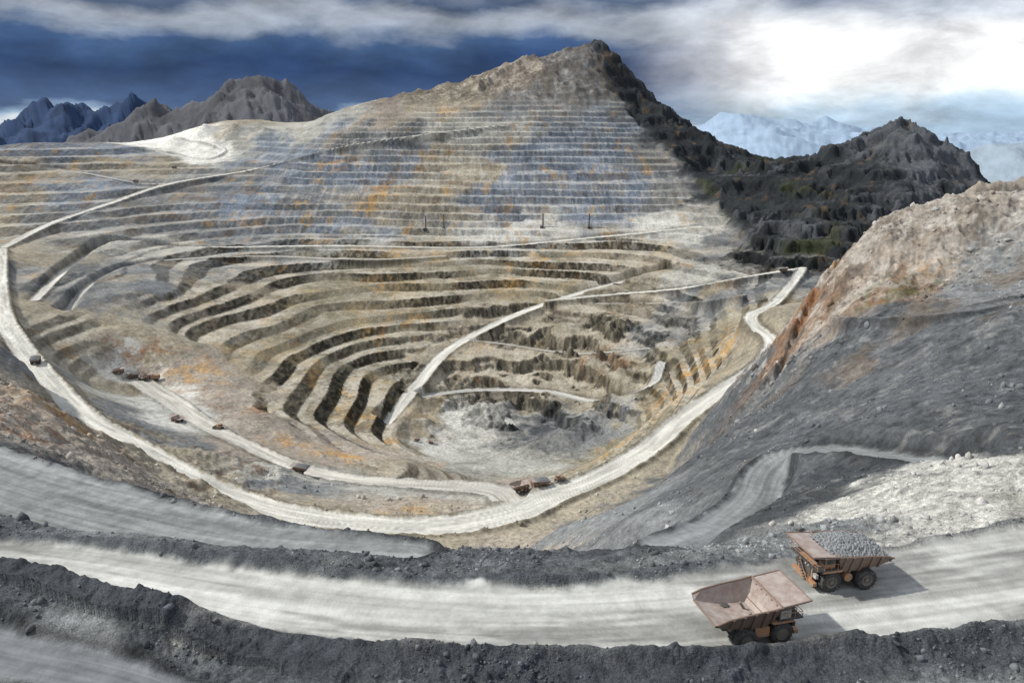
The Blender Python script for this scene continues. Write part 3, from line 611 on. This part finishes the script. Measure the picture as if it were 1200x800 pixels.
ca=rme.attributes.new('Col','FLOAT_COLOR','POINT');ca.data.foreach_set('color',np.concatenate([rcol_,np.full((len(rcol_),1),.6)],1).astype(np.float32).ravel())
rme.materials.append(bpy.data.materials['mine_ground'])
ro=bpy.data.objects.new('scattered_rocks',rme);bpy.context.collection.objects.link(ro)
# ---------------------------------------------------------------- sky + sun
sc=bpy.context.scene
w=bpy.data.worlds.new('World');sc.world=w;w.use_nodes=True;nt=w.node_tree;nt.nodes.clear();N=nt.nodes.new;Lk=nt.links.new
SE,SA=math.radians(42),math.radians(-82)
sky=N('ShaderNodeTexSky');sky.sky_type='NISHITA';sky.sun_disc=False;sky.sun_elevation=SE;sky.sun_rotation=SA;sky.altitude=4000
tc=N('ShaderNodeTexCoord');sx=N('ShaderNodeSeparateXYZ');Lk(tc.outputs['Generated'],sx.inputs[0])
def mth(op,a,b=None,c3=None,clamp=False):
    x=N('ShaderNodeMath');x.operation=op;x.use_clamp=clamp
    for i,v in enumerate((a,b,c3)):
        if v is None:continue
        if isinstance(v,(int,float)):x.inputs[i].default_value=v
        else:Lk(v,x.inputs[i])
    return x.outputs[0]
hyp=mth('SQRT',mth('ADD',mth('MULTIPLY',sx.outputs[0],sx.outputs[0]),mth('MULTIPLY',sx.outputs[1],sx.outputs[1])))
el=mth('ARCTAN2',sx.outputs[2],hyp); az=mth('ARCTAN2',sx.outputs[0],sx.outputs[1])
cv=N('ShaderNodeCombineXYZ');Lk(mth('MULTIPLY',az,4.5),cv.inputs[0]);Lk(mth('MULTIPLY',el,11.0),cv.inputs[1])
def wn(scale,det,ro,off,dist=0):
    ad=N('ShaderNodeVectorMath');ad.operation='ADD';ad.inputs[1].default_value=off;Lk(cv.outputs[0],ad.inputs[0])
    x=N('ShaderNodeTexNoise');x.inputs['Scale'].default_value=scale;x.inputs['Detail'].default_value=det;x.inputs['Roughness'].default_value=ro;x.inputs['Distortion'].default_value=dist;Lk(ad.outputs[0],x.inputs['Vector']);return x.outputs['Fac']
nA=wn(1.3,7,.55,(3,1,0),.2);nB=wn(.6,6,.5,(9,4,2),.2);nC=wn(2.2,8,.6,(1,7,5),.25)
elp=mth('ADD',el,mth('MULTIPLY',mth('SUBTRACT',nA,.5),.09))
def ramp(stops,fac):
    r=N('ShaderNodeValToRGB');e=r.color_ramp.elements
    e[0].position=stops[0][0];e[0].color=(*stops[0][1],1);e[1].position=stops[1][0];e[1].color=(*stops[1][1],1)
    for p_,c_ in stops[2:]:
        q_=e.new(p_);q_.color=(*c_,1)
    Lk(fac,r.inputs[0]);return r.outputs[0]
fe=mth('MULTIPLY',elp,3.0,None,True)
left=ramp([(0,(.75,.80,.85)),(.02,(.30,.42,.58)),(.05,(.06,.11,.24)),(.20,(.016,.042,.13)),(.28,(.05,.10,.22)),(.33,(.33,.38,.46)),(.37,(.40,.44,.51)),(.42,(.09,.13,.22)),(.55,(.35,.38,.45)),(1,(.50,.53,.58))],fe)
right=ramp([(0,(.42,.58,.75)),(.05,(.55,.70,.84)),(.10,(.85,.92,.97)),(.15,(1.0,1.0,1.0)),(.30,(1.0,1.0,1.0)),(.36,(.70,.74,.80)),(.42,(.25,.30,.40)),(.6,(.45,.48,.53)),(1,(.60,.62,.66))],fe)
mk=N('ShaderNodeMapRange');mk.interpolation_type='SMOOTHSTEP';mk.inputs[1].default_value=.03;mk.inputs[2].default_value=.34
Lk(mth('ADD',az,mth('MULTIPLY',mth('SUBTRACT',nB,.5),.5)),mk.inputs[0])
mx=N('ShaderNodeMix');mx.data_type='RGBA';Lk(mk.outputs[0],mx.inputs[0]);Lk(left,mx.inputs[6]);Lk(right,mx.inputs[7])
dt=N('ShaderNodeMapRange');dt.inputs[1].default_value=.3;dt.inputs[2].default_value=.7;dt.inputs[3].default_value=.65;dt.inputs[4].default_value=1.38;Lk(nC,dt.inputs[0])
vs=N('ShaderNodeVectorMath');vs.operation='SCALE';Lk(mx.outputs[2],vs.inputs[0]);Lk(dt.outputs[0],vs.inputs['Scale'])
b1=N('ShaderNodeBackground');b1.inputs[1].default_value=.08;Lk(sky.outputs[0],b1.inputs[0])
b2=N('ShaderNodeBackground');b2.inputs[1].default_value=1.0;Lk(vs.outputs[0],b2.inputs[0])
asd=N('ShaderNodeMixShader');asd.inputs[0].default_value=.94;Lk(b1.outputs[0],asd.inputs[1]);Lk(b2.outputs[0],asd.inputs[2])
ow=N('ShaderNodeOutputWorld');Lk(asd.outputs[0],ow.inputs[0])
sl=bpy.data.lights.new('sun','SUN');sl.energy=4.1;sl.angle=math.radians(2);sl.color=(1,.935,.83)
so=bpy.data.objects.new('sun',sl);bpy.context.collection.objects.link(so)
d=Vector((math.sin(SA)*math.cos(SE),math.cos(SA)*math.cos(SE),math.sin(SE)))
so.rotation_euler=d.to_track_quat('Z','Y').to_euler()
cam=bpy.data.cameras.new('camera');cam.lens=36*F/1200;cam.sensor_width=36;cam.clip_end=100000;cam.clip_start=.5
coo=bpy.data.objects.new('camera',cam);bpy.context.collection.objects.link(coo);coo.rotation_euler=(math.radians(90)-PT,0,0);sc.camera=coo
sc.view_settings.view_transform='Standard';sc.view_settings.look='None';sc.view_settings.exposure=0
